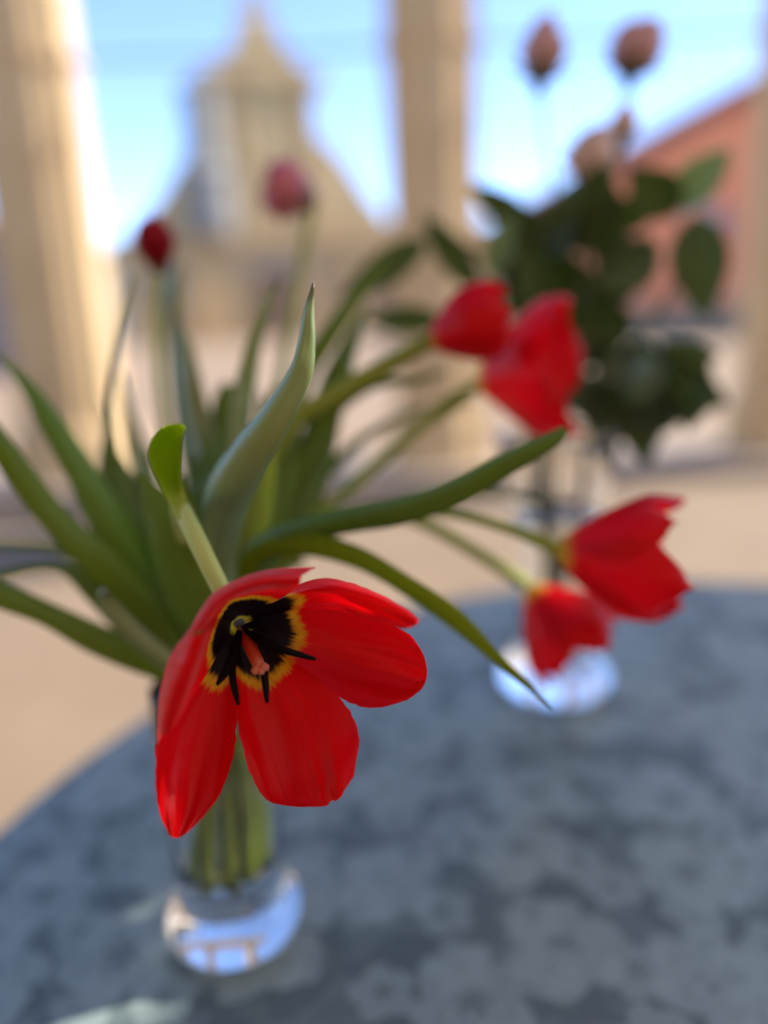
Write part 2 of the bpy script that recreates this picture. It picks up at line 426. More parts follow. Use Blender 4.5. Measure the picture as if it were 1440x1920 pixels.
# two openings shaped to aim sunlight: streak on the cloth, and the open tulip
from mathutils.geometry import tessellate_polygon
def on_canopy(w):
    w = w+SD*((2.62-w.z)/SD.z)-aw.location; return Vector((w.x, w.y, 2.62))
sun_slits = [[on_canopy(T(q[0], q[1], .75)) for q in ((300, 1685), (380, 1740), (250, 1975), (50, 1945))],
         [on_canopy(P(*q)) for q in ((285, 1400, .23), (430, 1230, .24), (800, 1200, .24), (790, 1110, .23), (600, 540, .265), (540, 500, .265), (270, 800, .28))]]
loops = [[Vector((x, y, 2.62)) for x, y in ((AX0, AY0), (AX1, AY0), (AX1, AY1), (AX0, AY1))]]+sun_slits
V = [tuple(q) for l in loops for q in l]
F = [tuple(t) for t in tessellate_polygon(loops)]
mesh('canopy', V, F, CANVAS, aw, world=False)
for y in (AY0+.05, AY1-.05):
    V, F, UV = tube_data([Vector((0, y, 0)), Vector((0, y, 1.3)), Vector((0, y, 2.55))], [.03, .025], 6, 10); mesh('post', V, F, IRON, aw, world=False)
    V, F, UV = tube_data([Vector((0.03, y, 2.55)), Vector((-1.8, y, 2.57)), Vector((AX0, y, 2.59))], [.02, .014], 6, 10); mesh('arm', V, F, IRON, aw, world=False)
# unseen wall added behind the camera to cut sky fill from the front
cw = empty('fill_block_wall', (0, -1.9, 0)); tag(cw, 'unseen tan wall with dark windows, added behind the round table to cut sky light', 'building')
box('wall', -9, 9, -.4, 0, 0, 5.2, TAN, cw)
for x in (-4, -1.2, 1.6, 4.4):
    w_ = box('window', x-.6, x+.6, .003, .07, .9, 2.5, WOOD, cw); box('pane', x-.5, x+.5, .071, .08, 1.0, 2.4, PANE, w_)

# ------------------------------------------------------------------ church with a scrolled gable
ch = empty('church', (0, 0, 0)); c0 = P(530, 640, 40); ch.location = (c0.x, c0.y, 0); ch.rotation_euler = (0, 0, R(22))
tag(ch, 'tan baroque church with scrolled gable and pointed finial', 'church')
def profile(pts):
    return pts+[(-x, z) for x, z in reversed(pts)]
right_side = [(7.6, 0), (7.6, 4.6), (7.9, 4.7), (7.9, 5.0), (7.0, 5.05)]
scroll = [(6.8, 5.3), (6.2, 6.0), (5.5, 6.7), (4.9, 7.5), (4.3, 8.4), (3.5, 9.2), (2.8, 9.75)]
extrude_xz('front_wall', [(7.4, 0), (7.4, 4.7), (-7.4, 4.7), (-7.4, 0)], 0, 12, TAN2, ch)
extrude_xz('gable_scroll', [(7.0, 5.06)]+scroll+[(2.5, 9.9), (2.5, 12.1), (-2.5, 12.1), (-2.5, 9.9)]+[(-x, z) for x, z in reversed(scroll)]+[(-7.0, 5.06)], .12, 1.9, TAN2, ch)
box('cornice', -7.7, 7.7, -.25, 12.2, 4.70, 5.06, TAN2, ch)
box('upper_cornice', -3.1, 3.1, -.3, 2.2, 12.1, 12.5, TAN2, ch)
extrude_xz('pediment', [(2.7, 12.5), (1.9, 13.0), (1.35, 13.5), (1.0, 14.2), (-1.0, 14.2), (-1.35, 13.5), (-1.9, 13.0), (-2.7, 12.5)], 0, 1.8, TAN2, ch)
extrude_xz('finial', [(.95, 14.2), (.62, 15.0), (.32, 15.9), (.1, 16.6), (-.1, 16.6), (-.32, 15.9), (-.62, 15.0), (-.95, 14.2)], .3, 1.5, TAN2, ch)
for x in (-1.25, 1.25, 2.2): box('pilaster', x-.26, x+.26, -.1, .118, 5.07, 12.09, TAN2, ch)
for x in (-6.8, -4.2, 4.2, 6.8): box('pilaster', x-.35, x+.35, -.2, -.002, 0, 4.69, TAN2, ch)
for x, z, w, h in ((0, 7.6, .75, 2.4), (-5.5, 2.6, .6, 1.7), (5.5, 2.6, .6, 1.7), (0, 10.9, .45, .7)):
    yb = .12 if z > 5 else 0
    wn = box('window', x-w, x+w, yb-.08, yb-.003, z-h/2, z+h/2, TAN3, ch)
    box('pane', x-w*.8, x+w*.8, yb-.10, yb-.081, z-h/2+.12, z+h/2-.12, PANE, wn)
dr = box('door', -1.2, 1.2, -.09, -.003, 0, 3.4, WOOD, ch); box('door_frame', -1.5, 1.5, -.06, -.004, 3.41, 3.8, TAN3, dr)
V, F = lathe([(1.25, 5.07), (1.25, 7.6), (1.4, 7.7), (1.4, 7.9), (.95, 8.3), (.85, 11.3), (1.0, 11.4), (1.0, 11.7), (.3, 12.08)], -3.1, .1, 0, 16); mesh('shade_turret', V, F, SHADE_GREY, ch, smooth=False, world=False)  # added turret, its grey painted for the gable's shaded left side
extrude_xz('nave_roof', [(6.8, 5.07), (0, 10.2), (-6.8, 5.07)], 1.95, 12.4, ROOF, ch)
box('centre_panel', -.8, .8, -.05, .116, 5.07, 12.05, TAN2, ch)
# side wing of the church to the right
wg = empty('side_wing', (0, 0, 0)); c1 = P(960, 640, 44); wg.location = (c1.x, c1.y, 0); wg.rotation_euler = (0, 0, R(8))
tag(wg, 'low tan wing with plain roof between church and salmon house', 'building')
extrude_xz('wall', [(8, 0), (8, 4.6), (-9, 4.6), (-9, 0)], 0, 9, TAN2, wg)
extrude_xz('roof', [(8.3, 4.6), (7, 5.6), (-8, 5.6), (-9.3, 4.6)], -.3, 9, ROOF, wg)
for k in range(5):
    x = -7+k*3.3; w_ = box('window', x-.55, x+.55, -.08, -.003, 1.4, 3.4, TAN3, wg); box('pane', x-.42, x+.42, -.10, -.081, 1.52, 3.28, PANE, w_)

# ------------------------------------------------------------------ salmon house, right
sh = empty('salmon_house', (0, 0, 0)); c2 = P(1150, 640, 22); sh.location = (c2.x, c2.y, 0); sh.rotation_euler = (0, 0, R(6))
tag(sh, 'salmon rendered house with dark red gabled roof', 'house')
extrude_xz('wall', [(0, 0), (0, 4.55), (6.6, 7.75), (13, 4.55), (13, 0)], 0, 10, SALMON, sh)
extrude_xz('roof', [(-.5, 4.40), (-.5, 4.75), (6.6, 8.2), (13.5, 4.75), (13.5, 4.40), (6.6, 7.78)], -.45, 10.3, ROOF, sh)
box('base_course', -.06, 13.06, -.06, 10.05, 0, 1.0, PAVE, sh)
for k in range(3):
    x = 2.6+k*3.6; w_ = box('window', x-.6, x+.6, -.09, -.003, 1.7, 3.5, TAN3, sh); box('pane', x-.46, x+.46, -.11, -.091, 1.83, 3.37, PANE, w_)
    
# dull violet house beyond the left pier
lh = empty('violet_house', (0, 0, 0)); c3 = P(-60, 640, 18); lh.location = (c3.x, c3.y, 0); lh.rotation_euler = (0, 0, R(-6))
tag(lh, 'dull violet-grey house at the edge of the square', 'house')
extrude_xz('wall', [(1.0, 0), (1.0, 3.1), (-6, 3.1), (-6, 0)], 0, 6, DULL, lh)
extrude_xz('roof', [(1.3, 3.1), (-2.5, 4.3), (-6.3, 3.1)], -.2, 6.2, ROOF, lh)
w_ = box('window', -1.2, .2, -.09, -.003, 1.0, 2.4, TAN3, lh); box('pane', -1.05, .05, -.11, -.091, 1.12, 2.28, PANE, w_)

# ------------------------------------------------------------------ round table and cloth
TX, TY, TR, TZ = .273, .3325, .56, .75
tb = empty('round_table', (TX, TY, 0)); tag(tb, 'round wooden pedestal table under the blue-grey cloth', 'table')
V, F = lathe([(0.001, .715), (TR-.012, .715), (TR-.006, .722), (TR-.006, .738), (TR-.012, .745), (0.001, .745)], 0, 0, 0, 64); mesh('tabletop', V, F, WOOD, tb, world=False)
V, F = lathe([(.04, .05), (.035, .2), (.03, .5), (.05, .714)], 0, 0, 0, 24); mesh('pedestal', V, F, WOOD, tb, world=False)
V, F = lathe([(.001, 0), (.28, 0), (.28, .02), (.06, .05), (.001, .05)], 0, 0, 0, 40); mesh('foot', V, F, WOOD, tb, world=False)
SEG = 160; V = []; F = []
rings = [(0.001, 0)]+[(TR*k/12, 0) for k in range(1, 12)]+[(TR-.01, 0), (TR-.002, -.0015), (TR+.004, -.006), (TR+.007, -.016), (TR+.010, -.05), (TR+.014, -.12), (TR+.02, -.2), (TR+.025, -.27)]
for r, dz in rings:
    for k in range(SEG):
        a = 2*math.pi*k/SEG
        fo = max(0, -dz-.01)/.26
        rr = r+fo*(.035*math.sin(a*17+.6*math.sin(a*5))+.012*math.sin(a*31))
        zz = dz + (.0009*noise.noise(Vector((r*math.cos(a)*9, r*math.sin(a)*9, 1.7))) if dz == 0 else 0)
        V.append((TX+rr*math.cos(a), TY+rr*math.sin(a), TZ+zz))
for i in range(len(rings)-1):
    for k in range(SEG):
        k2 = (k+1) % SEG; F.append((i*SEG+k, i*SEG+k2, (i+1)*SEG+k2, (i+1)*SEG+k))
cl = mesh('tablecloth', V, F, CLOTH); tag(cl, 'blue-grey damask tablecloth with floral weave draped over the round table', 'tablecloth')

# ------------------------------------------------------------------ vases
def vase(c, label, outer, inner, water, group=None):
    """outer: (r,z) from bottom centre up; inner: from rim down; water: (r,z) closed"""
    root = empty('glass_vase', c); tag(root, label, 'vase')
    V, F = lathe(outer+inner, 0, 0, 0, 64); mesh('body', V, F, GLASS, root, world=False)
    V, F = lathe(water, 0, 0, 0, 48); mesh('water', V, F, WATER, root, world=False)
    return root
c = T(445, 1748, TZ); V1 = Vector((c.x, c.y, TZ+.0015))
vase(V1, 'small clear glass vase with thick rounded foot holding red tulips',
     [(.0005, 0), (.024, 0), (.031, .002), (.0352, .008), (.0365, .015), (.0350, .022), (.0315, .0275), (.0290, .032), (.0285, .040), (.0290, .06), (.0293, .09), (.0296, .12), (.0305, .150)],
     [(.0300, .1508), (.0291, .150), (.0281, .12), (.0277, .09), (.0272, .06), (.0262, .044), (.022, .0375), (.012, .0345), (.0005, .034)],
     [(.0005, .0344), (.0119, .0349), (.0218, .0379), (.0258, .0443), (.0268, .06), (.0274, .09), (.0276, .103), (.0005, .1028)])
c = T(1040, 1288, TZ); V2 = Vector((c.x, c.y, TZ+.0015))
vase(V2, 'tall clear glass vase on a broad foot holding roses',
     [(.0005, 0), (.040, 0), (.0465, .003), (.049, .010), (.047, .020), (.038, .030), (.030, .040), (.028, .055), (.032, .09), (.037, .14), (.043, .19), (.050, .225)],
     [(.0495, .226), (.0485, .225), (.0412, .19), (.0350, .14), (.0300, .09), (.0258, .060), (.0235, .048), (.014, .044), (.0005, .043)],
     [(.0005, .0434), (.0139, .0444), (.0232, .0484), (.0254, .0602), (.0296, .09), (.0345, .14), (.037, .16), (.0005, .1598)])

# ------------------------------------------------------------------ tulips
def stem_pts(px_pts, k, V=V1, rb=.016, zb=.040, zm=.145, rm=.020):
    """stem: from the vase floor, through the mouth, then through photo points (px,py,depth)"""
    a = k*2.399; b = Vector((math.cos(a)*rb*(.35+.65*((k*37) % 10)/10), math.sin(a)*rb*(.35+.65*((k*37) % 10)/10), zb))
    first = P(*px_pts[0]); d = (first-(V+Vector((0, 0, zm)))); d.z = 0
    if d.length > 1e-4: d.normalize()
    mth = V+Vector((0, 0, zm))+d*rm*.8
    return [V+b, (V+b)*.5+mth*.5, mth]+[P(*p) for p in px_pts]
def tulip_head(root, base, tip, length, width, mat, openness=.3, spin=0.0, flare=.0, seed=0, vt=.72, pw=2.3, qw=.62, lens=None, half=62):
    """six petals round the axis base->tip; openness 0 = closed bud, 1 = widely open"""
    ax = (tip-base).normalized(); x = ax.orthogonal().normalized(); y = ax.cross(x)
    for k in range(6):
        inner = k % 2
        ph = spin+k*math.pi/3
        L = length*(1.0 if not inner else .95)*(lens[k] if lens else 1)*(1+.04*math.sin(seed*3+k*2))
        op = openness+.10*math.sin(seed*1.7+k*1.9)
        V, F, UV = [], [], []
        nv, nu = 22, 12
        for i in range(nv+1):
            v = i/nv
            cup = math.sin(min(v*1.35, 1)*math.pi/2)**.8       # belly
            close = (1-max(0, (v-.45)/.55)**2*(1-op)*.95)
            rr = width*.5*(.10+.90*cup)*close*(1+op*.55*v**1.6)*(.93 if inner else 1)
            hh = L*(v-.16*op*v*v*v)
            wv = (math.sin(math.pi*min(.5, .08+v*.60)))**.7*(1 if v < vt else max(0.0, 1-((v-vt)/(1-vt))**pw)**qw)
            for j in range(nu+1):
                u = 2*j/nu-1
                ang = ph+R(half)*u*max(wv, .02)*(1/(1+op*.35*v))
                r2 = rr*(1-.05*u*u)+flare*v**4*(1-.5*u*u)
                wob = .0016*noise.noise(Vector((u*2+k*3, v*4, seed)))*v
                tipnotch = -.05*L*max(0, v-.9)*10*(u*u)
                V.append(base+ax*(hh+tipnotch)+(x*math.cos(ang)+y*math.sin(ang))*(r2+wob)); UV.append((j/nu, v))
        n = nu+1
        for i in range(nv):
            for j in range(nu): F.append((i*n+j, i*n+j+1, (i+1)*n+j+1, (i+1)*n+j))
        mesh('petal', V, F, mat, root, UV)
TG = 'tulips in the small vase'
def tulip(label, k, path, srad, smat):
    pts = stem_pts(path, k)
    root = empty('tulip', pts[0]); tag(root, label, 'tulip', TG)
    tube('stem', pts, srad, smat, root, ns=60)
    return root

# --- the wide-open tulip in front
t0 = tulip('wide open red tulip with black heart drooping over the small vase', 0,
           [(395, 1180, .385), (362, 1060, .355), (340, 970, .322), (338, 950, .300), (356, 985, .287), (386, 1047, .280), (416, 1108, .278), (434, 1146, .277)],
           [.0030, .0032, .0034, .0036, .0038, .0037, .0036, .0036, .0034, .0030], STEM)
FG = {}
FG['F'] = [[(444,1178,.268),(448,1180,.268),(452,1180,.268),(456,1180,.268),(460,1176,.268)],
 [(442,1262,.262),(460,1270,.266),(485,1272,.268),(520,1262,.267),(550,1238,.262)],
 [(443,1345,.257),(480,1365,.263),(525,1360,.266),(570,1335,.264),(620,1290,.258)],
 [(466,1440,.253),(505,1445,.257),(550,1440,.259),(605,1415,.257),(662,1345,.252)],
 [(490,1490,.250),(522,1497,.252),(565,1490,.254),(620,1470,.2515),(673,1390,.248)],
 [(514,1507,.249),(538,1511,.250),(575,1513,.251),(626,1506,.250),(664,1455,.247)]]
FG['A'] = [[(438,1172,.268),(441,1176,.268),(444,1178,.268),(447,1178,.268),(450,1178,.268)],
 [(366,1268,.256),(392,1270,.260),(412,1272,.263),(428,1272,.264),(443,1265,.262)],
 [(302,1350,.245),(340,1370,.252),(380,1372,.258),(415,1365,.259),(444,1345,.256)],
 [(291,1450,.239),(325,1455,.247),(365,1455,.252),(405,1440,.253),(437,1420,.250)],
 [(300,1525,.237),(325,1525,.242),(355,1525,.246),(385,1512,.247),(412,1490,.246)],
 [(318,1566,.238),(325,1571,.239),(338,1570,.240),(356,1557,.241),(378,1536,.242)]]
FG['E'] = [[(458,1162,.268),(460,1166,.268),(461,1170,.268),(461,1174,.268),(459,1178,.268)],
 [(545,1126,.263),(552,1165,.267),(553,1190,.268),(550,1215,.267),(540,1238,.263)],
 [(640,1128,.259),(645,1180,.264),(645,1215,.266),(632,1255,.264),(600,1282,.258)],
 [(725,1168,.252),(730,1195,.258),(728,1235,.260),(710,1280,.258),(665,1322,.252)],
 [(768,1190,.248),(780,1215,.252),(782,1255,.253),(765,1295,.252),(715,1326,.248)],
 [(787,1214,.247),(796,1232,.248),(801,1262,.249),(792,1290,.248),(766,1312,.247)]]
FG['D'] = [[(452,1160,.267),(455,1160,.267),(457,1161,.267),(459,1163,.267),(460,1166,.267)],
 [(535,1108,.256),(545,1117,.251),(552,1125,.255),(556,1135,.257),(556,1145,.256)],
 [(605,1084,.247),(619,1099,.239),(630,1115,.244),(632,1130,.247),(628,1143,.247)],
 [(680,1100,.243),(692,1116,.233),(698,1131,.237),(694,1148,.240),(680,1158,.241)],
 [(745,1131,.239),(752,1142,.229),(752,1153,.232),(745,1165,.234),(728,1174,.236)],
 [(777,1153,.236),(785,1163,.229),(781,1171,.230),(768,1177,.232),(750,1179,.233)]]
FG['C'] = [[(444,1162,.267),(447,1160,.267),(449,1159,.267),(452,1159,.267),(455,1160,.267)],
 [(390,1178,.247),(425,1130,.248),(455,1120,.250),(490,1115,.250),(530,1120,.249)],
 [(366,1185,.223),(408,1138,.222),(455,1111,.224),(508,1098,.226),(560,1098,.232)],
 [(354,1190,.218),(398,1129,.217),(447,1099,.218),(506,1083,.220),(566,1080,.228)],
 [(344,1200,.233),(391,1121,.233),(445,1086,.234),(510,1067,.235),(593,1063,.238)]]
FG['B'] = [[(440,1164,.267),(438,1167,.267),(437,1170,.267),(437,1173,.267),(438,1176,.267)],
 [(402,1160,.243),(396,1185,.246),(390,1215,.248),(386,1240,.248),(385,1268,.248)],
 [(378,1184,.222),(372,1225,.220),(356,1270,.221),(338,1320,.224),(324,1365,.230)],
 [(360,1190,.216),(344,1230,.217),(325,1280,.219),(311,1330,.223),(305,1378,.231)],
 [(352,1182,.230),(320,1228,.232),(303,1280,.234),(295,1335,.237),(294,1402,.242)]]
V6 = [0, .25, .5, .75, .92, 1]; V5 = [0, .3, .58, .78, 1]
for i, k in enumerate('FAEDCB'):
    rows = [[P(*q) for q in r] for r in FG[k]]
    grid_mesh('petal', rows, RED_MAIN, t0, 48, 36, V6 if len(rows) == 6 else V5, wob=.0022, seed=i+1, crease=(.70, .045, .55, .0028) if k == 'F' else None)
V, F = lathe([(.0002, -.0016), (.0022, -.0012), (.0030, 0), (.0022, .0012), (.0002, .0016)], 0, 0, 0, 16)
rc = P(449, 1170, .2712); mesh('receptacle', [rc+Vector(q)*1.0 for q in V], F, AMBER, t0)
def anther(pts, r):
    tube('stamen', [P(*q) for q in pts], r, BLACK, t0, ns=16, seg=8)
a0 = .0016
anther([(447,1186,.262),(437,1225,.254),(424,1256,.248),(407,1284,.245)], [.0007,.0008,.0013,.0014,.0013,.0006])
anther([(449,1186,.262),(438,1228,.253),(436,1270,.247),(447,1322,.245)], [.0012,.0018,.0013,.0012,.0012,.0006])
anther([(456,1190,.262),(480,1235,.254),(495,1265,.248),(501,1318,.246)], [.0006,.0008,.0012,.0013,.0012,.0006])
anther([(460,1182,.262),(500,1205,.254),(530,1218,.249),(592,1236,.248)], [.0008,.0014,.0013,.0013,.0012,.0006])
anther([(456,1176,.262),(475,1172,.258),(492,1176,.256),(505,1186,.254)], [.0008,.0014,.0016,.0008])
anther([(461,1184,.262),(490,1200,.255),(508,1210,.251),(522,1204,.249)], [.0008,.0018,.0022,.0010])
tube('pistil', [P(452,1183,.266), P(468,1210,.258), P(481,1238,.251), P(489,1255,.247)], [.0019,.0023,.0021,.0018], PISTIL, t0, ns=16, seg=14)
for q in ((473,1262,.246),(491,1263,.2455),(503,1252,.246)):
    tube('stigma', [P(487,1250,.248), P((487+q[0])/2,(1250+q[1])/2,.2465), P(*q)], [.0012,.0016,.0009], STIGMA, t0, ns=8, seg=8)
# bract-like leaf clasping its stem
leaf_rows = [[(321,948,.297),(326,966,.289),(338,974,.286),(348,964,.289),(353,945,.297)],
 [(300,908,.289),(312,912,.294),(324,912,.296),(333,905,.295),(339,898,.290)],
 [(280,858,.283),(296,862,.291),(315,862,.294),(330,858,.293),(338,852,.287)],
 [(285,825,.278),(302,826,.287),(322,824,.290),(335,824,.288),(340,822,.282)],
 [(300,806,.276),(313,801,.281),(328,799,.283),(340,800,.282),(346,806,.278)],
 [(304,803,.275),(315,798,.277),(330,796,.278),(342,797,.277),(347,804,.275)]]
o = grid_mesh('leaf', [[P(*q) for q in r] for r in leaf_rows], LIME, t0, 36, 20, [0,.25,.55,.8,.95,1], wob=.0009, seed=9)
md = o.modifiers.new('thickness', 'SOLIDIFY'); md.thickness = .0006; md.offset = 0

# --- the other tulips
t1 = tulip('closed crimson tulip bud standing tall between two upright leaves', 1,
           [(390, 1150, .43), (335, 950, .46), (302, 740, .49), (296, 600, .51), (301, 515, .52)], [.0030, .003, .003, .003, .0032, .0034], STEM2)
tulip_head(t1, P(301, 518, .52), P(285, 410, .505), .041, .030, RED_BUD, .12, .3, seed=2, vt=.55, pw=1.8, qw=.7)
t2 = tulip('faded pink tulip nodding in front of the church gable', 2,
           [(440, 1120, .42), (500, 860, .47), (535, 660, .53), (560, 520, .58), (578, 430, .60), (586, 385, .60)], [.003, .003, .003, .0032, .0034, .0034], STEM2)
tulip_head(t2, P(596, 378, .60), P(503, 345, .585), .047, .045, PINK, .35, .8, seed=5, flare=.004)
t3 = tulip('red tulip cup beside the rose leaves with a thick arching stem', 3,
           [(440, 1130, .41), (470, 950, .405), (535, 805, .41), (620, 745, .415), (720, 688, .42), (805, 640, .425)], [.0035, .0045, .005, .0052, .0052, .005, .0048], STEM2)
tulip_head(t3, P(800, 643, .425), P(975, 575, .405), .054, .042, RED, .36, .25, seed=1, vt=.5, pw=2.0, qw=.75)
t4 = tulip('wide red tulip turned towards the roses', 4,
           [(450, 1130, .43), (540, 1010, .44), (640, 930, .455), (740, 840, .465), (830, 765, .47), (893, 722, .47)], [.003, .0032, .0032, .0034, .0036, .004], STEM2)
tulip_head(t4, P(890, 715, .475), P(1060, 690, .455), .070, .070, RED, .85, .4, seed=3, flare=.006, vt=.6, pw=2, qw=.7, half=50, lens=[1,1.12,.86,1.05,.9,1.1])
t5 = tulip('red tulip with pointed petals leaning past the table rim', 5,
           [(450, 1150, .40), (560, 1040, .39), (700, 975, .385), (830, 962, .38), (950, 990, .375), (1045, 1030, .375)], [.003, .0026, .0022, .0020, .0020, .0024, .0034], STEM2)
tulip_head(t5, P(1040, 1030, .375), P(1275, 1060, .36), .066, .054, RED, .62, .35, half=54, seed=4, vt=.42, pw=1.7, qw=.9, flare=.006, lens=[1,.9,1.05,.95,1.08,.92])
t6 = tulip('red tulip hanging down in front of the rose vase foot', 6,
           [(450, 1160, .42), (580, 1020, .425), (700, 965, .43), (790, 980, .43), (900, 1040, .435), (985, 1095, .435)], [.003, .003, .003, .003, .0034, .0038], STEM2)
tulip_head(t6, P(990, 1098, .437), P(1110, 1240, .425), .058, .050, RED, .72, .9, half=52, seed=6, vt=.4, pw=1.6, qw=.9, flare=.006)
t7 = tulip('orange-red tulip mostly hidden among the leaves', 7,
           [(395, 1180, .44), (330, 1100, .46), (275, 1030, .475), (256, 975, .48)], [.003, .003, .003, .003], STEM2)
tulip_head(t7, P(256, 975, .48), P(232, 905, .475), .026, .024, RED, .3, .4, seed=8)
t8 = tulip('green tulip stalk without a flower amid the grey leaves', 8,
           [(440, 1150, .39), (480, 1030, .385), (500, 920, .385), (505, 820, .39), (512, 760, .40)], [.003, .0036, .0038, .0036, .003], STEM2)

# leaves: (px, py, depth, half width px, roll)
leaf(t8, [(430,1160,.37,18,0),(405,1040,.335,40,20),(405,930,.30,52,38),(440,850,.282,50,40),(500,775,.272,40,38),(548,700,.268,30,40),(566,640,.267,21,35),(576,585,.266,11,20),(588,532,.265,1,0)], GREY, fold=.75, slim=1.05)
leaf(t0, [(400,1230,.36,40),(360,1130,.342,62),(325,1030,.335,58),(292,950,.332,34),(258,886,.33,1)], GREEN, roll=25, fold=.35, slim=1.0)
leaf(t1, [(380,1230,.42,30),(300,1110,.42,50),(240,1000,.42,46),(207,880,.425,24),(203,780,.43,14,60),(208,690,.44,12,60),(222,600,.45,8,60),(248,515,.46,2,40)], GREEN, fold=.4)
leaf(t1, [(380,1220,.40,40),(300,1120,.39,62),(225,1000,.385,58),(160,890,.38,42),(105,800,.38,28),(55,725,.385,16),(-8,660,.39,4)], GREEN, roll=-20, fold=.45)
leaf(t7, [(370,1240,.39,36),(290,1150,.375,54),(205,1060,.365,52),(120,985,.36,42),(45,890,.355,40),(-40,770,.35,30)], OLIVE, roll=-25, fold=.4)
leaf(t7, [(360,1270,.385,30),(280,1235,.37,42),(180,1195,.36,40),(90,1150,.355,32),(0,1112,.35,28),(-70,1085,.35,18)], OLIVE, roll=-15, fold=.35)
leaf(t7, [(330,1250,.38,30),(250,1180,.375,38),(180,1110,.375,32),(120,1068,.38,12),(60,1066,.385,8),(-10,1082,.39,9)], GREEN, roll=10, fold=.3)
leaf(t7, [(350,1270,.35,18),(300,1235,.345,22),(245,1190,.342,24),(205,1145,.34,22),(190,1118,.338,14,40),(200,1106,.334,6,70)], GREY, roll=25, fold=.6)
leaf(t2, [(450,1150,.41,30),(458,1000,.405,44),(455,880,.405,36),(462,770,.405,28),(475,680,.405,22),(495,600,.405,16),(530,502,.405,1)], GREY, roll=-35, fold=.5)
leaf(t2, [(430,1160,.42,30),(400,980,.44,44),(375,850,.455,48),(355,750,.46,40),(340,650,.465,20),(330,590,.47,3)], GREY, roll=30, fold=.5)
leaf(t2, [(430,1150,.43,30),(425,960,.45,50),(420,840,.46,48),(420,760,.465,38),(430,718,.47,18)], OLIVE, roll=10, fold=.5)
leaf(t3, [(470,1150,.43,30),(545,1000,.44,54),(585,880,.45,58),(612,780,.455,46),(640,690,.46,28),(668,620,.47,14),(690,570,.48,2)], GREEN, roll=-10, fold=.35)
leaf(t3, [(460,1150,.42,30),(500,980,.425,48),(525,850,.43,40),(560,720,.44,30),(620,620,.45,22),(680,540,.46,12),(730,470,.47,2)], OLIVE, roll=15, fold=.4)
leaf(t5, [(440,1160,.38,30),(470,1050,.36,34),(545,995,.345,28),(650,968,.335,30),(750,950,.328,33),(850,915,.322,33),(950,862,.318,27),(1030,822,.316,20),(1060,803,.316,9)], GREEN, roll=18, fold=.75, slim=.95)
leaf(t6, [(440,1170,.38,26),(480,1060,.36,40),(560,1032,.345,40),(660,1052,.335,40),(760,1108,.325,34),(850,1170,.318,26),(930,1240,.313,15),(985,1285,.31,9),(1036,1328,.308,1)], LEAF_GLOW, roll=-40, fold=.55)
leaf(t4, [(460,1160,.42,30),(490,1020,.42,50),(500,900,.42,44),(505,800,.425,26),(520,720,.43,8)], OLIVE, roll=-20, fold=.4)
leaf(t6, [(430,1220,.40,36),(400,1130,.385,56),(370,1060,.38,60),(345,1000,.38,48),(335,940,.385,26),(340,890,.39,3)], OLIVE, roll=0, fold=.3)
leaf(t5, [(450,1210,.41,36),(460,1110,.41,58),(470,1010,.415,56),(455,930,.42,40),(440,860,.425,16)], GREEN, roll=12, fold=.3)
leaf(t1, [(385,1190,.45,30),(372,1000,.48,36),(345,850,.49,30),(325,700,.50,20),(322,600,.51,15),(338,490,.51,4)], GREEN, roll=40, fold=.5)
leaf(t1, [(360,1150,.45,26),(300,1000,.47,34),(262,880,.48,26),(238,780,.485,14),(228,700,.49,3)], GREY, roll=40, fold=.4)
leaf(t4, [(470,1120,.44,10),(560,1000,.46,12),(660,900,.475,12),(760,815,.485,11),(850,765,.49,8),(890,750,.49,2)], GREY, roll=40, fold=.5)
leaf(t4, [(520,1040,.45,12),(600,900,.47,13),(680,820,.48,12),(760,775,.485,9),(800,765,.49,2)], OLIVE, roll=30, fold=.5)
leaf(t3, [(520,960,.43,12),(620,790,.45,14),(700,725,.455,12),(780,715,.46,9),(840,695,.465,2)], OLIVE, roll=-30, fold=.5)
leaf(t6, [(560,1010,.43,8),(740,945,.44,8),(880,925,.45,7),(980,930,.455,6),(1065,945,.46,1)], GREEN, roll=30, fold=.5)

leaf(t2, [(420,1180,.43,16),(395,1000,.45,24),(372,860,.46,22),(352,760,.47,16),(348,690,.475,2)], GREEN, roll=25, fold=.4)
leaf(t8, [(440,1180,.41,18),(470,1040,.415,26),(488,930,.42,24),(492,820,.43,16),(486,730,.435,2)], GREY, roll=-30, fold=.5)
leaf(t4, [(455,1180,.44,18),(520,1060,.45,26),(560,960,.46,28),(585,850,.47,22),(640,720,.48,12),(660,650,.49,2)], GREEN, roll=20, fold=.4)
leaf(t7, [(375,1230,.41,18),(300,1080,.415,28),(250,960,.42,26),(215,850,.43,16),(190,760,.44,2)], GREEN, roll=-30, fold=.45)
leaf(t7, [(370,1250,.40,18),(280,1180,.40,28),(200,1100,.405,26),(130,1040,.41,12),(60,1024,.415,8),(-20,1022,.42,6)], GREEN, roll=20, fold=.4)
leaf(t1, [(400,1200,.44,16),(330,1080,.45,26),(290,980,.46,24),(250,905,.465,12),(225,850,.47,2)], OLIVE, roll=10, fold=.4)
leaf(t8, [(430,1200,.40,18),(425,1090,.395,30),(432,990,.395,32),(452,900,.40,24),(470,830,.405,3)], GREEN, roll=-25, fold=.45)

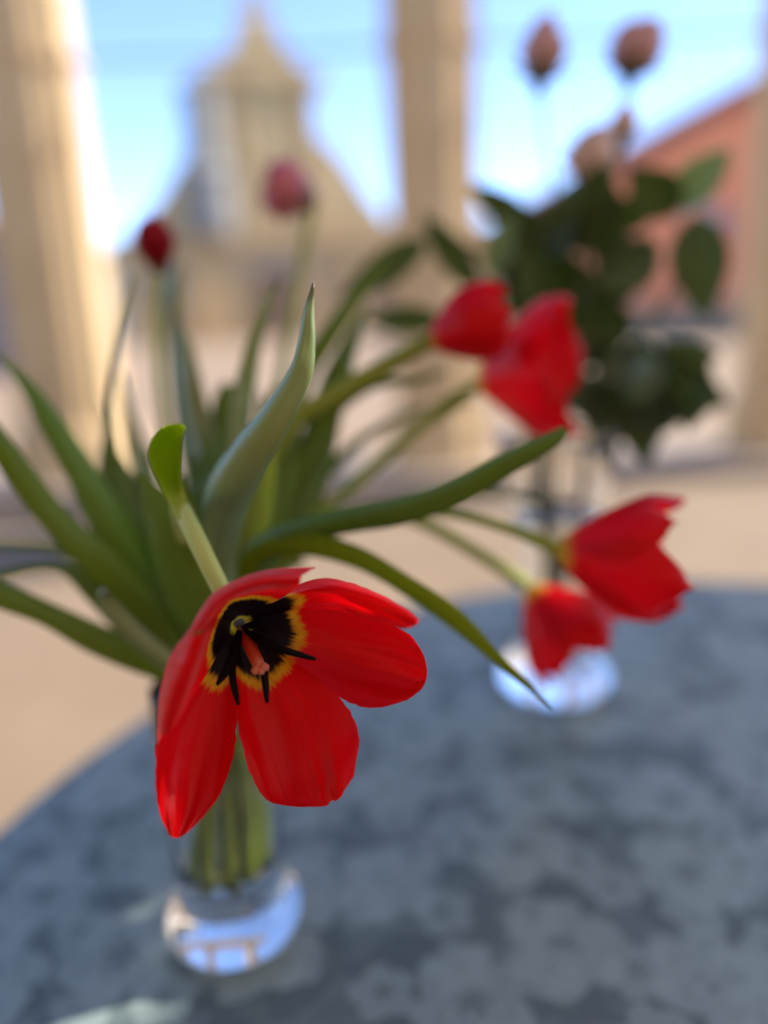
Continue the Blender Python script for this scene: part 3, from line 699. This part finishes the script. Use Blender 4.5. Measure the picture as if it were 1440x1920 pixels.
rl = random.Random(21)
for i in range(16):                     # the crowded heart of the bunch
    own = (t1, t2, t4, t5, t6, t7)[i % 6]; a = rl.uniform(-1, 1); z0 = rl.uniform(.41, .45)
    tipx = 400+a*240+rl.uniform(-25, 25); tipy = 800+abs(a)*170+rl.uniform(-70, 90); mx = 420+a*95; bend = rl.uniform(-30, 30)
    leaf(own, [(420+a*18, 1230, z0-.01, 14), (mx, 1110, z0, rl.uniform(20, 27)), ((mx+tipx)/2+bend, (1060+tipy)/2, z0+.01, rl.uniform(19, 27)), (tipx*.8+mx*.2+bend*.5, tipy+75, z0+.02, 14), (tipx, tipy, z0+.03, 1)], (GREEN, OLIVE, GREY, GREEN)[i % 4], roll=rl.uniform(-50, 50), fold=.45)

# ------------------------------------------------------------------ roses
def leaf_blade(L, Wd, mat, base, dirv, face, parent, curl=.25, fold=.3):
    """oval serrated leaf from base along dirv, its upper face turned to 'face'"""
    d = dirv.normalized(); s = d.cross(face).normalized(); n = s.cross(d).normalized()
    V, F, UV = [], [], []
    nv, nu = 18, 8
    for i in range(nv+1):
        v = i/nv; w = Wd*.5*(math.sin(math.pi*v**.85)**.8)*(1+.05*math.sin(v*60)); w = max(w, .0004)
        for j in range(nu+1):
            u = 2*j/nu-1
            V.append(base+d*L*v+s*w*u+n*(fold*w*abs(u)-curl*L*v*v*.6)); UV.append((j/nu, v))
    k = nu+1
    for i in range(nv):
        for j in range(nu): F.append((i*k+j, i*k+j+1, (i+1)*k+j+1, (i+1)*k+j))
    return mesh('leaf', V, F, mat, parent, UV)
def rose_head(root, base, tip, length, width, mat, seed, openness=.25):
    ax = (tip-base).normalized(); x = ax.orthogonal().normalized(); y = ax.cross(x)
    rnd = random.Random(seed)
    for k in range(9):
        ring = 0 if k < 3 else (1 if k < 6 else 2)
        sc = (1.0, .82, .6)[ring]; ph = k*2.1+rnd.random()*.4; op = openness*(1.0, .6, .2)[ring]+rnd.uniform(-.05, .1)
        L = length*(.88, .95, 1.0)[ring]*rnd.uniform(.92, 1.05)
        V, F, UV = [], [], []; nv, nu = 14, 10
        for i in range(nv+1):
            v = i/nv; cup = math.sin(min(v*1.7, 1)*math.pi/2)
            rr = width*.5*sc*(.12+.88*cup)*(1-max(0, (v-.4)/.6)**2*(.75-op))+op*width*.25*v**4
            wv = math.sin(math.pi*min(.5, .08+v*.6)) if v < .8 else max(.0, 1-((v-.8)/.2)**2.4)**.5
            for j in range(nu+1):
                u = 2*j/nu-1; a = ph+R(78)*u*max(wv, .03)
                V.append(base+ax*(L*v-.05*L*v*u*u)+(x*math.cos(a)+y*math.sin(a))*rr*(1-.04*u)); UV.append((j/nu, v))
        n = nu+1
        for i in range(nv):
            for j in range(nu): F.append((i*n+j, i*n+j+1, (i+1)*n+j+1, (i+1)*n+j))
        mesh('petal', V, F, mat, root, UV)
    for k in range(5):
        a = k*1.2566; rad = x*math.cos(a)+y*math.sin(a)
        leaf_blade(length*.55, width*.22, ROSELEAF, base+rad*width*.1, ax*.7+rad*.9, ax, root, .4, .2).name = 'sepal'
    V, F, UV = tube_data([base-ax*.010, base-ax*.004, base+ax*.004], [.002, .005, .0065, .005], 8, 12); mesh('hip', V, F, ROSESTEM, root, UV)
def rose(label, k, path, tip, L, Wd, mat, srad=.0022, op=.25, extra_down=0):
    a = k*2.0; b = V2+Vector((math.cos(a)*.014, math.sin(a)*.014, .050))
    pts = [b, b*.45+(V2+Vector((math.cos(a+2.5)*.026, math.sin(a+2.5)*.026, .2)))*.55, V2+Vector((math.cos(a+2.5)*.03, math.sin(a+2.5)*.03, .225))]+[P(*q) for q in path]
    root = empty('rose', pts[0]); tag(root, label, 'rose', 'roses in the tall vase')
    tube('stem', pts, [srad*1.3, srad*1.2, srad*1.1, srad], ROSESTEM, root, ns=40, seg=8)
    if L: rose_head(root, P(*path[-1]), P(*tip), L, Wd, mat, k+11, op)
    return root
r1 = rose('dusky pink rosebud with a pointed tip standing alone against the sky', 0, [(1070, 700, .66), (1055, 450, .66), (1022, 260, .66), (1012, 160, .66)], (1022, 50, .65), .055, .041, ROSE_DUSK, .0013, .1)
r2 = rose('dusky pink rose with one petal bent outward, level with the lone bud', 1, [(1090, 700, .67), (1130, 450, .67), (1165, 260, .67), (1180, 152, .67)], (1200, 45, .66), .050, .047, ROSE_DUSK, .0013, .4)
r3 = rose('small pale peach rosebud under the dusky rose', 2, [(1085, 720, .64), (1120, 500, .64), (1148, 330, .64), (1160, 265, .64)], (1178, 195, .63), .030, .026, ROSE_PALE, .0015, .1)
r4 = rose('blush rose opening just above the dark leaves', 3, [(1080, 720, .62), (1095, 520, .62), (1115, 400, .62), (1130, 335, .62)], (1095, 265, .605), .040, .040, ROSE_PALE, .0018, .55)
r5 = rose('dark leafy rose stem spreading towards the salmon house', 4, [(1100, 740, .64), (1180, 660, .63), (1250, 560, .62), (1300, 430, .62)], None, 0, 0, None, .0018)
r6 = rose('dark leafy rose stem reaching towards the church', 5, [(1050, 720, .66), (980, 560, .65), (890, 470, .64), (800, 440, .63)], None, 0, 0, None, .0018)
r7 = rose('dark leafy rose stem hanging low over the vase rim', 6, [(1110, 800, .64), (1180, 740, .63), (1260, 700, .62), (1340, 710, .62)], None, 0, 0, None, .0018)
def rleaf(root, a, b, wpx, mat=ROSELEAF, tilt=(0, 0, 0), fold=.3, curl=.1):
    A, B = P(*a), P(*b)
    face = (CAM-A).normalized()+Vector(tilt)
    leaf_blade((B-A).length, wpx*a[2]/FPX, mat, A, B-A, face, root, curl, fold)
rleaf(r5, (1262, 395, .62), (1368, 275, .60), 82, ROSELEAF2, (0, 0, .5))
rleaf(r5, (1302, 405, .61), (1322, 592, .60), 105)
rleaf(r5, (1270, 400, .62), (1180, 320, .61), 90)
rleaf(r6, (1010, 440, .65), (880, 345, .64), 60)
rleaf(r6, (900, 545, .64), (790, 400, .63), 60)
rleaf(r6, (800, 450, .63), (640, 560, .62), 66)
rleaf(r6, (915, 520, .63), (965, 395, .63), 56, ROSELEAF2)
rleaf(r6, (830, 600, .64), (680, 600, .63), 55)
for a_, b_, w_ in (((960, 560, .66), (1010, 440, .65), 80), ((930, 520, .66), (1030, 480, .65), 70), ((1000, 600, .67), (960, 500, .66), 75), ((1020, 470, .66), (940, 400, .65), 60), ((1060, 640, .66), (980, 600, .65), 70), ((1130, 420, .66), (1240, 380, .65), 70), ((1150, 560, .66), (1200, 450, .65), 70)):
    rleaf(r6 if a_[0] < 1100 else r5, a_, b_, w_)
rleaf(r7, (1170, 690, .63), (1215, 870, .61), 95)
rleaf(r7, (1230, 700, .63), (1365, 760, .61), 80)
rleaf(r7, (1220, 680, .63), (1350, 665, .61), 70)
rleaf(r7, (1150, 740, .63), (1240, 830, .62), 85)
rleaf(r7, (1180, 640, .63), (1260, 780, .62), 90)
rnd = random.Random(3)
roots = [r1, r2, r3, r4, r5, r6]
for i in range(26):
    while True:
        u, v = rnd.uniform(-1, 1), rnd.uniform(-1, 1)
        if u*u+v*v < 1: break
    cx, cy = 1085+u*105, 500+v*150
    ang = rnd.uniform(0, 6.28); l = rnd.uniform(90, 150)/2
    z = .64+rnd.uniform(-.05, .06)
    rleaf(roots[i % 6], (cx-math.cos(ang)*l, cy-math.sin(ang)*l, z), (cx+math.cos(ang)*l, cy+math.sin(ang)*l, z+rnd.uniform(-.04, .02)), rnd.uniform(60, 95), ROSELEAF, (rnd.uniform(-.7, .7), rnd.uniform(-.3, .3), rnd.uniform(-.3, .8)), .35)
for i in range(16):
    u, v = rnd.uniform(-1, 1), rnd.uniform(-1, 1)
    cx, cy = 1225+u*85, 725+v*55; ang = rnd.uniform(0, 6.28); l = rnd.uniform(80, 120)/2; z = .635+rnd.uniform(-.03, .05)
    rleaf(r7 if i % 2 else r5, (cx-math.cos(ang)*l, cy-math.sin(ang)*l, z), (cx+math.cos(ang)*l, cy+math.sin(ang)*l, z-.02), rnd.uniform(55, 85), ROSELEAF, (rnd.uniform(-.6, .6), 0, rnd.uniform(-.3, .7)), .35)
for i in range(8):
    cx, cy = 1075+rnd.uniform(-40, 50), 700+rnd.uniform(-70, 90); ang = rnd.uniform(.8, 2.3); l = rnd.uniform(80, 120)/2; z = .66+rnd.uniform(-.02, .03)
    rleaf(roots[i % 4], (cx-math.cos(ang)*l, cy-math.sin(ang)*l, z), (cx+math.cos(ang)*l, cy+math.sin(ang)*l, z-.02), rnd.uniform(50, 75), ROSELEAF, (rnd.uniform(-.6, .6), 0, rnd.uniform(-.3, .7)), .35)
